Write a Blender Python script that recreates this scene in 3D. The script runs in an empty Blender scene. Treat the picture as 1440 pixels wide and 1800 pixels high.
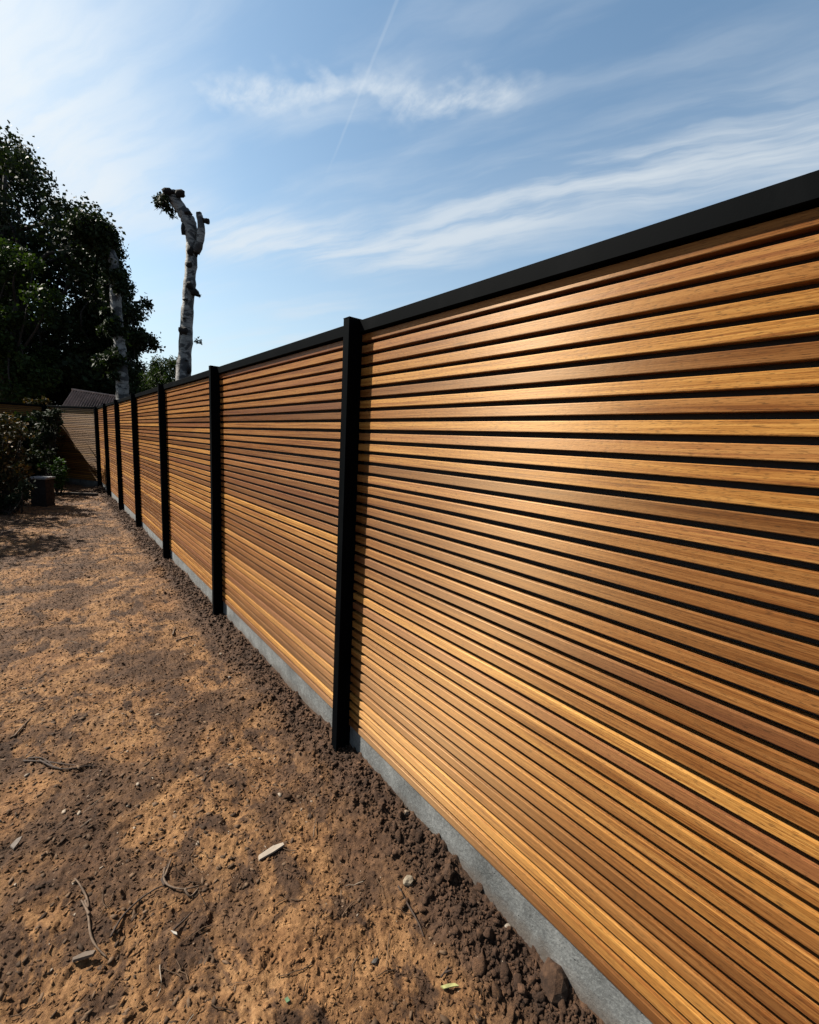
import bpy, bmesh, math, random
import numpy as np
from mathutils import Vector, Matrix
R = math.radians
random.seed(7)
rng = np.random.default_rng(11)
scene = bpy.context.scene
col = scene.collection

# ------------------------------------------------------------------ camera
YAW, PITCH, ROLL = 0.69011, -0.15215, 0.05337
CAMP = np.array([-1.0646, 0.0, 1.3549])
fw = np.array([math.sin(YAW)*math.cos(PITCH), math.cos(YAW)*math.cos(PITCH), math.sin(PITCH)])
rt0 = np.array([math.cos(YAW), -math.sin(YAW), 0.0]); up0 = np.cross(rt0, fw)
RT = rt0*math.cos(ROLL) + up0*math.sin(ROLL)
UP = -rt0*math.sin(ROLL) + up0*math.cos(ROLL)
cam = bpy.data.cameras.new('camera'); camo = bpy.data.objects.new('camera', cam); col.objects.link(camo)
cam.sensor_fit = 'HORIZONTAL'; cam.sensor_width = 36.0; cam.lens = 36.0*780/1440
cam.clip_start = 0.02; cam.clip_end = 3000
camo.matrix_world = Matrix(((RT[0], UP[0], -fw[0], CAMP[0]), (RT[1], UP[1], -fw[1], CAMP[1]),
                            (RT[2], UP[2], -fw[2], CAMP[2]), (0, 0, 0, 1)))
scene.camera = camo

def at(px, py, ax):
    "point of the place seen at photo pixel (px,py), ax metres deep"
    v = fw + (px-720)/780*RT - (py-900)/780*UP
    return CAMP + ax*v

# ------------------------------------------------------------------ sky, sun, exposure
SUN_AZ, SUN_EL = -37.0, 44.0            # azimuth from +Y towards +X
sd = Vector((math.sin(R(SUN_AZ))*math.cos(R(SUN_EL)), math.cos(R(SUN_AZ))*math.cos(R(SUN_EL)), math.sin(R(SUN_EL))))
scene.view_settings.view_transform = 'Standard'; scene.view_settings.look = 'None'
scene.view_settings.gamma = 1.0; scene.view_settings.exposure = 1.7
world = bpy.data.worlds.new('World'); scene.world = world; world.use_nodes = True
sun = bpy.data.lights.new('sun', 'SUN'); sun.energy = 5.0; sun.angle = R(0.53); sun.color = (1.0, 0.93, 0.82)
suno = bpy.data.objects.new('sun', sun); col.objects.link(suno)
suno.rotation_euler = sd.to_track_quat('Z', 'Y').to_euler(); suno.location = (0, 0, 30)

class NT:
    "tiny helper around a node tree"
    def __init__(s, tree): s.t = tree; s.n = tree.nodes; s.l = tree.links
    def put(s, sock, v):
        if v is None: return
        if isinstance(v, bpy.types.NodeSocket): s.l.new(v, sock)
        else:
            try: sock.default_value = v
            except Exception: sock.default_value = (*v, 1.0)
    def m(s, op, a, b=None, c=None, clamp=False):
        n = s.n.new('ShaderNodeMath'); n.operation = op; n.use_clamp = clamp
        for i, v in enumerate((a, b, c)): s.put(n.inputs[i], v)
        return n.outputs[0]
    def v(s, op, a, b=None, scale=None):
        n = s.n.new('ShaderNodeVectorMath'); n.operation = op
        s.put(n.inputs[0], a)
        if b is not None: s.put(n.inputs[1], b)
        if scale is not None: s.put(n.inputs['Scale'], scale)
        return n.outputs['Value'] if op in ('DOT_PRODUCT', 'LENGTH', 'DISTANCE') else n.outputs['Vector']
    def comb(s, x, y, z):
        n = s.n.new('ShaderNodeCombineXYZ')
        for i, q in enumerate((x, y, z)): s.put(n.inputs[i], q)
        return n.outputs[0]
    def sep(s, a):
        n = s.n.new('ShaderNodeSeparateXYZ'); s.put(n.inputs[0], a); return n.outputs
    def noise(s, vec, scale, detail=4, rough=.55, dist=0.0, out='Fac'):
        n = s.n.new('ShaderNodeTexNoise'); s.put(n.inputs['Vector'], vec)
        n.inputs['Scale'].default_value = scale; n.inputs['Detail'].default_value = detail
        n.inputs['Roughness'].default_value = rough; n.inputs['Distortion'].default_value = dist
        return n.outputs[out]
    def voro(s, vec, scale, feature='F1', out='Distance', rnd=1.0):
        n = s.n.new('ShaderNodeTexVoronoi'); n.feature = feature; s.put(n.inputs['Vector'], vec)
        n.inputs['Scale'].default_value = scale; n.inputs['Randomness'].default_value = rnd
        return n.outputs[out]
    def ramp(s, fac, stops, interp='LINEAR'):
        n = s.n.new('ShaderNodeValToRGB'); s.put(n.inputs[0], fac); cr = n.color_ramp; cr.interpolation = interp
        while len(cr.elements) < len(stops): cr.elements.new(0.5)
        for e, (p, c) in zip(cr.elements, stops):
            e.position = p; e.color = (c, c, c, 1) if not hasattr(c, '__len__') else (*c, 1)
        return n.outputs[0]
    def sm(s, x, a, b, lo=0.0, hi=1.0):
        n = s.n.new('ShaderNodeMapRange'); n.interpolation_type = 'SMOOTHSTEP'; s.put(n.inputs[0], x)
        for i, q in zip((1, 2, 3, 4), (a, b, lo, hi)): s.put(n.inputs[i], q)
        return n.outputs[0]
    def mix(s, f, a, b, mode='MIX'):
        n = s.n.new('ShaderNodeMix'); n.data_type = 'RGBA'; n.blend_type = mode
        s.put(n.inputs[0], f); s.put(n.inputs[6], a); s.put(n.inputs[7], b); return n.outputs[2]
    def bump(s, h, dist, strength=1.0, normal=None):
        n = s.n.new('ShaderNodeBump'); s.put(n.inputs['Height'], h); n.inputs['Distance'].default_value = dist
        n.inputs['Strength'].default_value = strength
        if normal is not None: s.put(n.inputs['Normal'], normal)
        return n.outputs[0]

def build_world():
    T = NT(world.node_tree); T.n.clear()
    out = T.n.new('ShaderNodeOutputWorld'); bg = T.n.new('ShaderNodeBackground')
    sky = T.n.new('ShaderNodeTexSky'); sky.sky_type = 'NISHITA'; sky.sun_disc = False
    sky.sun_elevation = R(SUN_EL); sky.sun_rotation = R(SUN_AZ)
    sky.air_density = 1.0; sky.dust_density = 1.2; sky.ozone_density = 2.0; sky.altitude = 50
    tc = T.n.new('ShaderNodeTexCoord'); d = tc.outputs['Generated']
    x, y, z = T.sep(d)[0:3]
    zz = T.m('ADD', T.m('MAXIMUM', z, 0.0), 0.1)
    u = T.m('DIVIDE', x, zz); v = T.m('DIVIDE', y, zz)
    uv = T.comb(u, v, 0.0)
    # a gentle warp so that nothing stays straight
    wn = T.noise(uv, 1.6, 4, .55, out='Color')
    wv = T.v('SCALE', T.v('SUBTRACT', wn, (.5, .5, .5)), scale=.20)
    uw = T.v('ADD', uv, T.v('MULTIPLY', wv, (1, 1, 0)))
    wn2 = T.noise(uv, 9.0, 4, .6, out='Color')
    wv2 = T.v('SCALE', T.v('SUBTRACT', wn2, (.5, .5, .5)), scale=.10)
    uf = T.v('ADD', uv, T.v('MULTIPLY', wv2, (1, 1, 0)))
    def seg(p, a, b):
        "distance from p to segment a-b and the position along it"
        ab = (b[0]-a[0], b[1]-a[1], 0); L = ab[0]**2+ab[1]**2
        ap = T.v('SUBTRACT', p, (a[0], a[1], 0))
        t = T.m('DIVIDE', T.v('DOT_PRODUCT', ap, ab), L)
        tcl = T.m('MINIMUM', T.m('MAXIMUM', t, 0.0), 1.0)
        pr = T.v('SCALE', ab, scale=tcl)
        return T.v('LENGTH', T.v('SUBTRACT', ap, pr)), t
    # streaky cirrus veil: noise stretched along the wind
    rot = T.n.new('ShaderNodeVectorRotate'); rot.rotation_type = 'Z_AXIS'; T.put(rot.inputs['Vector'], uw); rot.inputs['Angle'].default_value = R(66)
    st = T.v('MULTIPLY', rot.outputs[0], (0.55, 2.6, 1))
    s1 = T.noise(st, 1.5, 7, .56, .0)
    st2 = T.v('MULTIPLY', rot.outputs[0], (1.4, 9.0, 1))
    s2 = T.noise(st2, 1.3, 7, .58, .15)
    veil = T.m('MULTIPLY', T.sm(s1, .42, .74), T.sm(s2, .25, .75, .55, 1.0))
    patch = T.sm(T.noise(uv, .9, 3, .5), .35, .62)
    veil = T.m('MULTIPLY', veil, T.m('ADD', T.m('MULTIPLY', patch, .55), .35))
    # fluffy bar of cloud
    pts = [(.391, 1.292), (.534, 1.178), (.627, 1.062), (.808, .974), (.90, .84)]
    dmin = None
    for a, b in zip(pts[:-1], pts[1:]):
        q, _ = seg(uf, a, b); dmin = q if dmin is None else T.m('MINIMUM', dmin, q)
    fl = T.noise(T.v('MULTIPLY', uv, (1.6, .8, 1)), 20, 6, .62, .2)
    wd = T.m('ADD', T.m('MULTIPLY', T.sm(T.noise(uv, 5.0, 3, .6), .3, .7), .115), .020)
    bar = T.m('MULTIPLY', T.sm(T.m('DIVIDE', dmin, wd), 0.0, 1.0, 1.0, 0.0), T.sm(fl, .25, .75, .30, 1.0))
    # contrail, a dead straight line high up
    q, t = seg(T.v('ADD', uv, T.v('MULTIPLY', wv2, (.06, .06, 0))), (.50, .50), (.754, 1.457))
    trail = T.m('MULTIPLY', T.sm(q, .0008, .0055, 1.0, 0.0), T.sm(t, 1.0, .70, 0.0, .26))
    # broad band of cirrus above the fence
    pb = [(.60, 2.0), (.95, 1.80), (1.178, 1.591), (1.346, .95), (1.54, .34), (1.6, -.3)]
    dmin = None
    for a, b in zip(pb[:-1], pb[1:]):
        q, _ = seg(uw, a, b); dmin = q if dmin is None else T.m('MINIMUM', dmin, q)
    band = T.m('MULTIPLY', T.sm(dmin, .03, .34, 1.0, 0.0), T.sm(T.m('ADD', T.m('MULTIPLY', s2, .6), T.m('MULTIPLY', s1, .5)), .42, .68, .10, 1.0))
    # thicker cloud to the left, towards the sun
    q, _ = seg(uw, (-.25, 1.25), (.05, 1.95))
    left = T.m('MULTIPLY', T.sm(q, .05, .62, 1.0, 0.0), T.sm(s2, .28, .62, .45, 1.0))
    # haze thickening to the horizon
    haze = T.m('POWER', T.m('SUBTRACT', 1.0, T.m('MINIMUM', T.m('MAXIMUM', z, 0.0), 1.0)), 3.7)
    c = T.m('MULTIPLY', veil, .68)
    for q, k in ((bar, .66), (trail, .45), (band, .80), (left, 1.0), (haze, .98)):
        c = T.m('SUBTRACT', 1.0, T.m('MULTIPLY', T.m('SUBTRACT', 1.0, c), T.m('SUBTRACT', 1.0, T.m('MULTIPLY', q, k))))
    # cloud light grows towards the sun
    dot = T.v('DOT_PRODUCT', d, tuple(sd))
    g = T.m('POWER', T.m('MAXIMUM', T.m('ADD', T.m('MULTIPLY', dot, .5), .5), 0.0), 4.0)
    lum = T.m('ADD', T.m('MULTIPLY', g, 1.6), CLOUD)
    cc = T.v('SCALE', (0.90, 0.985, 1.06), scale=lum)
    hs = T.n.new('ShaderNodeHueSaturation'); T.put(hs.inputs['Color'], sky.outputs[0]); hs.inputs['Saturation'].default_value = 1.0
    blue = T.mix(1.0, hs.outputs[0], (.93, 1.07, 1.0), 'MULTIPLY')
    final = T.mix(c, blue, cc)
    T.l.new(final, bg.inputs['Color']); bg.inputs['Strength'].default_value = SKY
    T.l.new(bg.outputs[0], out.inputs['Surface'])
SKY = 0.0525; CLOUD = 4.3
build_world()

# ------------------------------------------------------------------ helpers
def tag(o, label=None, cat=None, group=None, kind=None):
    if label: o['label'] = label
    if cat: o['category'] = cat
    if group: o['group'] = group
    if kind: o['kind'] = kind
    return o
def link(name, me, parent=None, mat=None):
    o = bpy.data.objects.new(name, me); col.objects.link(o)
    if mat is not None and me is not None and not me.materials: me.materials.append(mat)
    if parent is not None: o.parent = parent
    return o
def empty(name, loc, rz=0.0):
    o = bpy.data.objects.new(name, None); col.objects.link(o); o.location = loc; o.rotation_euler = (0, 0, rz)
    o.empty_display_size = .1; return o
def mesh_np(name, V, F, smooth=False):
    V = np.asarray(V, np.float32); F = np.asarray(F, np.int32); k = F.shape[1]
    me = bpy.data.meshes.new(name); me.vertices.add(len(V)); me.vertices.foreach_set('co', V.ravel())
    me.loops.add(F.size); me.loops.foreach_set('vertex_index', F.ravel())
    me.polygons.add(len(F)); me.polygons.foreach_set('loop_start', np.arange(0, F.size, k, dtype=np.int32))
    me.polygons.foreach_set('loop_total', np.full(len(F), k, np.int32))
    if smooth: me.polygons.foreach_set('use_smooth', np.ones(len(F), bool))
    me.update(calc_edges=True); return me
def mesh_bm(name, bm, smooth=False):
    me = bpy.data.meshes.new(name); bmesh.ops.recalc_face_normals(bm, faces=bm.faces); bm.to_mesh(me); bm.free()
    if smooth:
        for p in me.polygons: p.use_smooth = True
    return me
def box_bm(bm, x0, x1, y0, y1, z0, z1, bev=0.0):
    vs = [bm.verts.new((x, y, z)) for x in (x0, x1) for y in (y0, y1) for z in (z0, z1)]
    fs = [(0, 1, 3, 2), (4, 6, 7, 5), (0, 4, 5, 1), (2, 3, 7, 6), (0, 2, 6, 4), (1, 5, 7, 3)]
    faces = [bm.faces.new([vs[i] for i in f]) for f in fs]
    if bev > 0:
        es = {e for f in faces for e in f.edges}
        bmesh.ops.bevel(bm, geom=list(es), offset=bev, segments=1, affect='EDGES', profile=.5)
def box(name, dims, parent=None, mat=None, bev=0.0):
    bm = bmesh.new(); box_bm(bm, *dims, bev=bev); return link(name, mesh_bm(name, bm), parent, mat)
def prism_y(name, prof, y0, y1):
    "profile of (x,z) points swept along y"
    bm = bmesh.new()
    a = [bm.verts.new((x, y0, z)) for x, z in prof]; b = [bm.verts.new((x, y1, z)) for x, z in prof]
    n = len(prof)
    for i in range(n): bm.faces.new((a[i], a[(i+1) % n], b[(i+1) % n], b[i]))
    bm.faces.new(a[::-1]); bm.faces.new(b)
    return mesh_bm(name, bm)
def tube(P, rad, k=10, wob=0.0, cap=True):
    P = np.asarray(P, float); rad = np.asarray(rad, float); n = len(P)
    T = np.gradient(P, axis=0); T /= np.linalg.norm(T, axis=1)[:, None]
    ref = np.array([.31, .87, .05]) if abs(T[0] @ np.array([.31, .87, .05])) < .9 else np.array([1., 0, 0])
    V = []; 
    for i in range(n):
        a = np.cross(T[i], ref); a /= np.linalg.norm(a); b = np.cross(T[i], a)
        th = np.arange(k)/k*2*math.pi
        rr = rad[i]*(1+wob*rng.standard_normal(k))
        V.append(P[i]+rr[:, None]*(np.cos(th)[:, None]*a+np.sin(th)[:, None]*b))
    V = np.concatenate(V)
    F = []
    for i in range(n-1):
        for j in range(k):
            F.append((i*k+j, i*k+(j+1) % k, (i+1)*k+(j+1) % k, (i+1)*k+j))
    if cap:
        V = np.vstack([V, P[0], P[-1]]); c0, c1 = len(V)-2, len(V)-1
        for j in range(0, k, 1):
            F.append((c0, (j+1) % k, j, c0)) ; F.append((c1, (n-1)*k+j, (n-1)*k+(j+1) % k, c1))
    return V, F
def join_vf(parts):
    "quads; a repeated index marks a triangle"
    V = []; F = []; o = 0
    for v, f in parts:
        V.append(np.asarray(v)); F += [tuple(i+o for i in q) for q in f]; o += len(v)
    return np.vstack(V), F
def mesh_vf(name, V, F, smooth=True):
    me = bpy.data.meshes.new(name)
    FF = []
    for q in F:
        w = []
        for i in q:
            if i not in w: w.append(i)
        if len(w) > 2: FF.append(w)
    me.from_pydata([tuple(map(float, p)) for p in V], [], FF); me.update()
    if smooth:
        for p in me.polygons: p.use_smooth = True
    return me
def spline(P, n):
    "Catmull-Rom through P"
    P = np.asarray(P, float); m = len(P); out = []
    ts = np.linspace(0, m-1, n)
    for t in ts:
        i = min(int(t), m-2); f = t-i
        p0, p1, p2, p3 = P[max(i-1, 0)], P[i], P[i+1], P[min(i+2, m-1)]
        out.append(.5*((2*p1)+(-p0+p2)*f+(2*p0-5*p1+4*p2-p3)*f*f+(-p0+3*p1-3*p2+p3)*f**3))
    return np.array(out)

# numpy noise -------------------------------------------------------
def _hash(ix, iy, seed):
    h = (ix.astype(np.int64)*374761393 + iy.astype(np.int64)*668265263 + seed*1442695041) & 0xFFFFFFFF
    h = ((h ^ (h >> 13))*1274126177) & 0xFFFFFFFF
    return ((h ^ (h >> 16)) & 0xFFFFFF)/float(0xFFFFFF)
def vnoise(x, y, seed=0):
    ix = np.floor(x).astype(np.int64); iy = np.floor(y).astype(np.int64); fx = x-ix; fy = y-iy
    fx = fx*fx*fx*(fx*(fx*6-15)+10); fy = fy*fy*fy*(fy*(fy*6-15)+10)
    a = _hash(ix, iy, seed); b = _hash(ix+1, iy, seed); c = _hash(ix, iy+1, seed); d = _hash(ix+1, iy+1, seed)
    return (a*(1-fx)+b*fx)*(1-fy)+(c*(1-fx)+d*fx)*fy
def fbm(x, y, scale, octv, seed=0, gain=.5):
    s = 0; a = 1; t = 0
    for o in range(octv):
        s = s+a*(vnoise(x*scale+o*17.3, y*scale-o*9.1, seed+o)-.5); t += a; a *= gain; scale *= 2.07
    return s/t*2
def cells(x, y, scale, seed):
    "F1 cell distance and the id value of the nearest cell"
    X = x*scale; Y = y*scale; ix = np.floor(X).astype(np.int64); iy = np.floor(Y).astype(np.int64)
    best = np.full(x.shape, 9.0); idv = np.zeros(x.shape)
    for dx in (-1, 0, 1):
        for dy in (-1, 0, 1):
            cx = ix+dx; cy = iy+dy
            jx = cx+_hash(cx, cy, seed); jy = cy+_hash(cx, cy, seed+5)
            q = np.hypot(X-jx, Y-jy); m = q < best
            best = np.where(m, q, best); idv = np.where(m, _hash(cx, cy, seed+9), idv)
    return best, idv

def loose_mask(x, y):
    "1 where freshly dug crumbly soil lies (along the fence), 0 on trodden ground"
    edge = -.17 + .14*fbm(x*0, y, 1.3, 3, 3) + .06*fbm(x, y, 6.0, 3, 4)
    m = np.clip((x-edge)/.16+.5, 0, 1)
    p = np.clip((fbm(x, y, 1.6, 4, 21)-.30)*4.5, 0, 1)*.75
    return np.clip(np.maximum(m, p), 0, 1)
def ground_h(x, y):
    x = np.asarray(x, float); y = np.asarray(y, float)
    L = loose_mask(x, y)
    base = -.158 + .022*fbm(x, y, .55, 3, 1) + .022*fbm(x, y, 2.4, 3, 2)
    base = base + .036*np.exp(-(np.minimum(x, 0)/.13)**2)*(1+.9*fbm(x*0, y, 2.6, 3, 8)) - .014*np.exp(-((x+.30)/.10)**2)
    r1 = fbm(x, y, 9.0, 6, 30, .66)                  # trodden relief
    xa = x*.8-y*.6; ya = x*.6+y*.8
    flake = np.abs(fbm(xa*1.6, ya, 13.0, 5, 40, .72))
    d0, i0 = cells(x+.02*r1, y+.02*r1, 15, 50)
    h = base + .012*r1 + .006*(1-flake*2.2) + (1-L)*.012*(i0-.5)*np.clip((.55-d0)*5, 0, 1)
    d1, i1 = cells(x+.01*r1, y, 24, 51); d2, i2 = cells(x, y+.008*r1, 60, 52); d3, i3 = cells(x, y, 130, 53)
    cl = np.maximum(0, .62-d1)*(i1 > .45)*.034*(.4+i1) + np.maximum(0, .65-d2)*.014*(.3+i2) + np.maximum(0, .65-d3)*.005*i3
    far = np.clip((9-y)/6, .35, 1)
    h = h + cl*L*(.75+.5*fbm(x, y, 5, 2, 60)) + (1-L)*(np.maximum(0, .6-d2)*(i2 > .8)*.006+np.maximum(0, .6-d3)*(i3 > .7)*.003)
    near_wall = np.clip((x+3)/1, 0, 1)
    return h

# ------------------------------------------------------------------ materials
def mat(name):
    m = bpy.data.materials.new(name); m.use_nodes = True; t = m.node_tree
    b = t.nodes['Principled BSDF']; return m, NT(t), b
def coord(T, kind='Object'):
    return T.n.new('ShaderNodeTexCoord').outputs[kind]

def wood_mat():
    m, T, b = mat('oiled_hardwood')
    oi = T.n.new('ShaderNodeObjectInfo'); rnd = oi.outputs['Random']
    p = coord(T); off = T.comb(T.m('MULTIPLY', rnd, 37.0), T.m('MULTIPLY', rnd, 91.0), T.m('MULTIPLY', rnd, 53.0))
    q = T.v('ADD', p, off)
    warp = T.noise(T.v('MULTIPLY', q, (6, .9, 6)), 1.0, 2, .5)
    qq = T.v('ADD', q, T.comb(0.0, 0.0, T.m('MULTIPLY', warp, .035)))
    bandn = T.noise(T.v('MULTIPLY', qq, (60, .8, 95)), 1.0, 4, .6)
    fine = T.noise(T.v('MULTIPLY', qq, (200, 5.0, 330)), 1.0, 4, .65)
    pore = T.noise(T.v('MULTIPLY', q, (500, 60.0, 560)), 1.0, 2, .5)
    ripple = T.noise(T.v('MULTIPLY', q, (30, 55.0, 20)), 1.0, 2, .5)
    patch = T.noise(T.v('MULTIPLY', q, (8, 1.7, 14)), 1.0, 3, .5)
    f = T.m('ADD', T.m('MULTIPLY', bandn, .50), T.m('ADD', T.m('MULTIPLY', fine, .55), T.m('MULTIPLY', patch, .10)))
    c = T.ramp(f, [(.36, (.030, .0080, .0026)), (.47, (.092, .0305, .0070)), (.56, (.150, .061, .0150)), (.68, (.215, .102, .030))])
    # every slat its own tone: brown, red-brown, straw
    r2 = T.m('FRACT', T.m('MULTIPLY', rnd, 7.31)); r3 = T.m('FRACT', T.m('MULTIPLY', rnd, 23.7))
    tone = T.ramp(r2, [(0.0, (.46, .40, .40)), (.3, (.74, .66, .66)), (.55, (.98, .95, .90)), (.8, (1.15, 1.16, 1.0)), (1.0, (1.5, 1.62, 1.45))])
    c = T.mix(1.0, c, tone, 'MULTIPLY')
    c = T.mix(T.m('MULTIPLY', T.sm(r3, .5, 1.0), .38), c, (.12, .044, .024))
    c = T.mix(T.sm(pore, .55, .68, 0.0, .6), c, (.018, .007, .003))
    # a few knots
    kv = T.n.new('ShaderNodeTexVoronoi'); T.put(kv.inputs['Vector'], T.v('MULTIPLY', q, (1.0, 1.6, 9.0))); kv.inputs['Scale'].default_value = 1.0
    kn = T.sm(kv.outputs['Distance'], .03, .085, 1.0, 0.0)
    c = T.mix(T.m('MULTIPLY', kn, .6), c, (.013, .006, .003))
    T.put(b.inputs['Base Color'], c)
    h = T.m('ADD', T.m('MULTIPLY', fine, .8), T.m('MULTIPLY', pore, -.5))
    h = T.m('ADD', h, T.m('MULTIPLY', ripple, .15))
    T.put(b.inputs['Normal'], T.bump(h, .0008, .8))
    T.put(b.inputs['Roughness'], T.m('ADD', T.m('MULTIPLY', bandn, .16), T.m('ADD', T.m('MULTIPLY', T.m('FRACT', T.m('MULTIPLY', rnd, 3.7)), .10), .41)))
    b.inputs['IOR'].default_value = 1.5; b.inputs['Specular IOR Level'].default_value = .5
    b.inputs['Specular Tint'].default_value = (1.0, .66, .32, 1)
    b.inputs['Anisotropic'].default_value = .93
    vt = T.n.new('ShaderNodeVectorTransform'); vt.vector_type = 'VECTOR'; vt.convert_from = 'OBJECT'; vt.convert_to = 'WORLD'
    vt.inputs[0].default_value = ANISO_T
    T.put(b.inputs['Tangent'], vt.outputs[0])
    return m
ANISO_T = (0, 0, 1)

def backing_mat():
    m, T, b = mat('backing_gap_shade'); b.inputs['Base Color'].default_value = (.0045, .0018, .0013, 1); b.inputs['Roughness'].default_value = .8  # near-black colour puts the shade of the slat gaps into the wood
    return m
def metal_mat():
    m, T, b = mat('black_powder_coat')
    p = coord(T)
    n = T.noise(p, 260, 3, .6); s = T.noise(T.v('MULTIPLY', p, (3, 3, 1.2)), 2.2, 5, .6)
    c = T.mix(T.sm(s, .5, .75, 0.0, .6), (.0016, .0021, .0026), (.0045, .005, .0056))
    T.put(b.inputs['Base Color'], c)
    T.put(b.inputs['Roughness'], T.m('ADD', T.m('MULTIPLY', s, .15), .5))
    b.inputs['IOR'].default_value = 1.06
    T.put(b.inputs['Normal'], T.bump(n, .0004, .35)); return m
def concrete_mat():
    m, T, b = mat('grey_concrete')
    p = coord(T, 'Object')
    a = T.noise(p, 7, 6, .62); f = T.noise(p, 95, 4, .7); sp = T.voro(p, 210)
    pit = T.voro(T.v('MULTIPLY', p, (1, 1, 1)), 26)
    c = T.ramp(T.m('ADD', T.m('MULTIPLY', a, .6), T.m('MULTIPLY', f, .45)), [(.38, (.036, .039, .039)), (.52, (.082, .086, .085)), (.66, (.150, .155, .152))])
    c = T.mix(T.sm(sp, .08, .26, .8, 0.0), c, (.20, .21, .20))
    c = T.mix(T.sm(pit, .03, .09, .85, 0.0), c, (.018, .018, .018))
    g = T.n.new('ShaderNodeNewGeometry'); z = T.sep(g.outputs['Position'])[2]
    splash = T.sm(T.m('ADD', z, T.m('MULTIPLY', T.noise(p, 14, 5, .7), .09)), -.10, -.02, .75, 0.0)
    c = T.mix(splash, c, (.055, .037, .024))
    T.put(b.inputs['Base Color'], c); b.inputs['Roughness'].default_value = .9
    h = T.m('ADD', f, T.m('MULTIPLY', T.sm(pit, .02, .09), 1.2))
    T.put(b.inputs['Normal'], T.bump(h, .003, .9)); return m
def soil_mat(name='dry_brown_soil', island=False):
    m, T, b = mat(name)
    g = T.n.new('ShaderNodeNewGeometry'); p = g.outputs['Position']
    x = T.sep(p)[0]
    n1 = T.noise(p, 1.7, 6, .6, .4); n2 = T.noise(p, 9, 6, .65); n3 = T.noise(p, 55, 5, .7); n4 = T.voro(p, 120)
    edge = T.m('ADD', x, T.m('MULTIPLY', T.m('SUBTRACT', T.noise(p, 4.5, 6, .7), .5), .55))
    dug = T.sm(edge, -.30, -.12)                         # fresh, moist crumbs beside the fence
    n0 = T.noise(T.v('MULTIPLY', p, (1.5, 1, 1)), 4.2, 6, .68, .5)
    dug = T.m('MAXIMUM', dug, T.m('MAXIMUM', T.sm(n1, .46, .58, 0.0, .85), T.sm(n0, .49, .58, 0.0, .9)))  # moist patches, widened in the colour to stand for shadow areas too
    f = T.m('ADD', T.m('MULTIPLY', n2, .55), T.m('MULTIPLY', n3, .5))
    dry = T.ramp(f, [(.35, (.024, .0110, .0048)), (.47, (.092, .0445, .0175)), (.59, (.172, .090, .037)), (.76, (.28, .163, .074))])
    wet = T.ramp(f, [(.32, (.009, .0046, .0028)), (.50, (.030, .0155, .0085)), (.66, (.066, .035, .019)), (.8, (.10, .065, .042))])
    c = T.mix(dug, dry, wet)
    red = T.sm(T.noise(p, 3.1, 3, .5), .5, .7, 0.0, .12)
    c = T.mix(1.0, c, (.97, .97, .98), 'MULTIPLY')
    c = T.mix(red, c, T.mix(1.0, c, (1.18, .86, .62), 'MULTIPLY'))
    if island:
        r = T.n.new('ShaderNodeNewGeometry').outputs['Random Per Island']
        c = T.mix(1.0, c, T.ramp(r, [(0, (.66, .64, .62)), (.5, (.95, .94, .92)), (.85, (1.12, 1.1, 1.08)), (1, (1.3, 1.3, 1.28))]), 'MULTIPLY')
    else:
        c = T.mix(T.sm(n4, .05, .30, .22, 0.0), c, T.mix(1.0, c, (.55, .5, .46), 'MULTIPLY'))
    # pale grit
    gr = T.n.new('ShaderNodeTexVoronoi'); T.put(gr.inputs['Vector'], p); gr.inputs['Scale'].default_value = 75
    gm = T.m('MULTIPLY', T.sm(gr.outputs['Distance'], .10, .2, 1.0, 0.0), T.m('GREATER_THAN', T.sep(gr.outputs['Color'])[0], .96))
    c = T.mix(T.m('MULTIPLY', gm, .8), c, (.22, .175, .13))
    T.put(b.inputs['Base Color'], c); b.inputs['Roughness'].default_value = .95; b.inputs['Specular IOR Level'].default_value = .2
    h = T.m('ADD', T.m('MULTIPLY', T.noise(p, 70, 6, .78), 1.0), T.m('MULTIPLY', T.voro(p, 95), .12))
    T.put(b.inputs['Normal'], T.bump(h, .009, 1.0)); return m
def plain(name, c, rough=.8, var=.35, scale=40, bump=.001, spec=.3):
    m, T, b = mat(name); p = coord(T)
    n = T.noise(p, scale, 5, .65)
    k0 = tuple(q*(1-var) for q in c); k1 = tuple(min(1, q*(1+var)) for q in c)
    T.put(b.inputs['Base Color'], T.ramp(n, [(.35, k0), (.65, k1)])); b.inputs['Roughness'].default_value = rough
    b.inputs['Specular IOR Level'].default_value = spec
    T.put(b.inputs['Normal'], T.bump(n, bump, .7)); return m
def leaf_mat(name, c0, c1, c2=None, frac=.0, trans=.35, rough=.65):
    m, T, b = mat(name)
    r = T.n.new('ShaderNodeNewGeometry').outputs['Random Per Island']
    c = T.ramp(r, [(0, c0), (1, c1)])
    if c2 is not None:
        r2 = T.m('FRACT', T.m('MULTIPLY', r, 17.3)); c = T.mix(T.m('LESS_THAN', r2, frac), c, c2)
    T.put(b.inputs['Base Color'], c); b.inputs['Roughness'].default_value = rough
    b.inputs['Specular IOR Level'].default_value = .1
    tr = T.n.new('ShaderNodeBsdfTranslucent'); T.put(tr.inputs['Color'], T.mix(1.0, c, (1.3, 1.5, .5), 'MULTIPLY'))
    mx = T.n.new('ShaderNodeMixShader'); mx.inputs[0].default_value = trans
    T.l.new(b.outputs[0], mx.inputs[1]); T.l.new(tr.outputs[0], mx.inputs[2])
    T.l.new(mx.outputs[0], T.n['Material Output'].inputs['Surface']); return m
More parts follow.
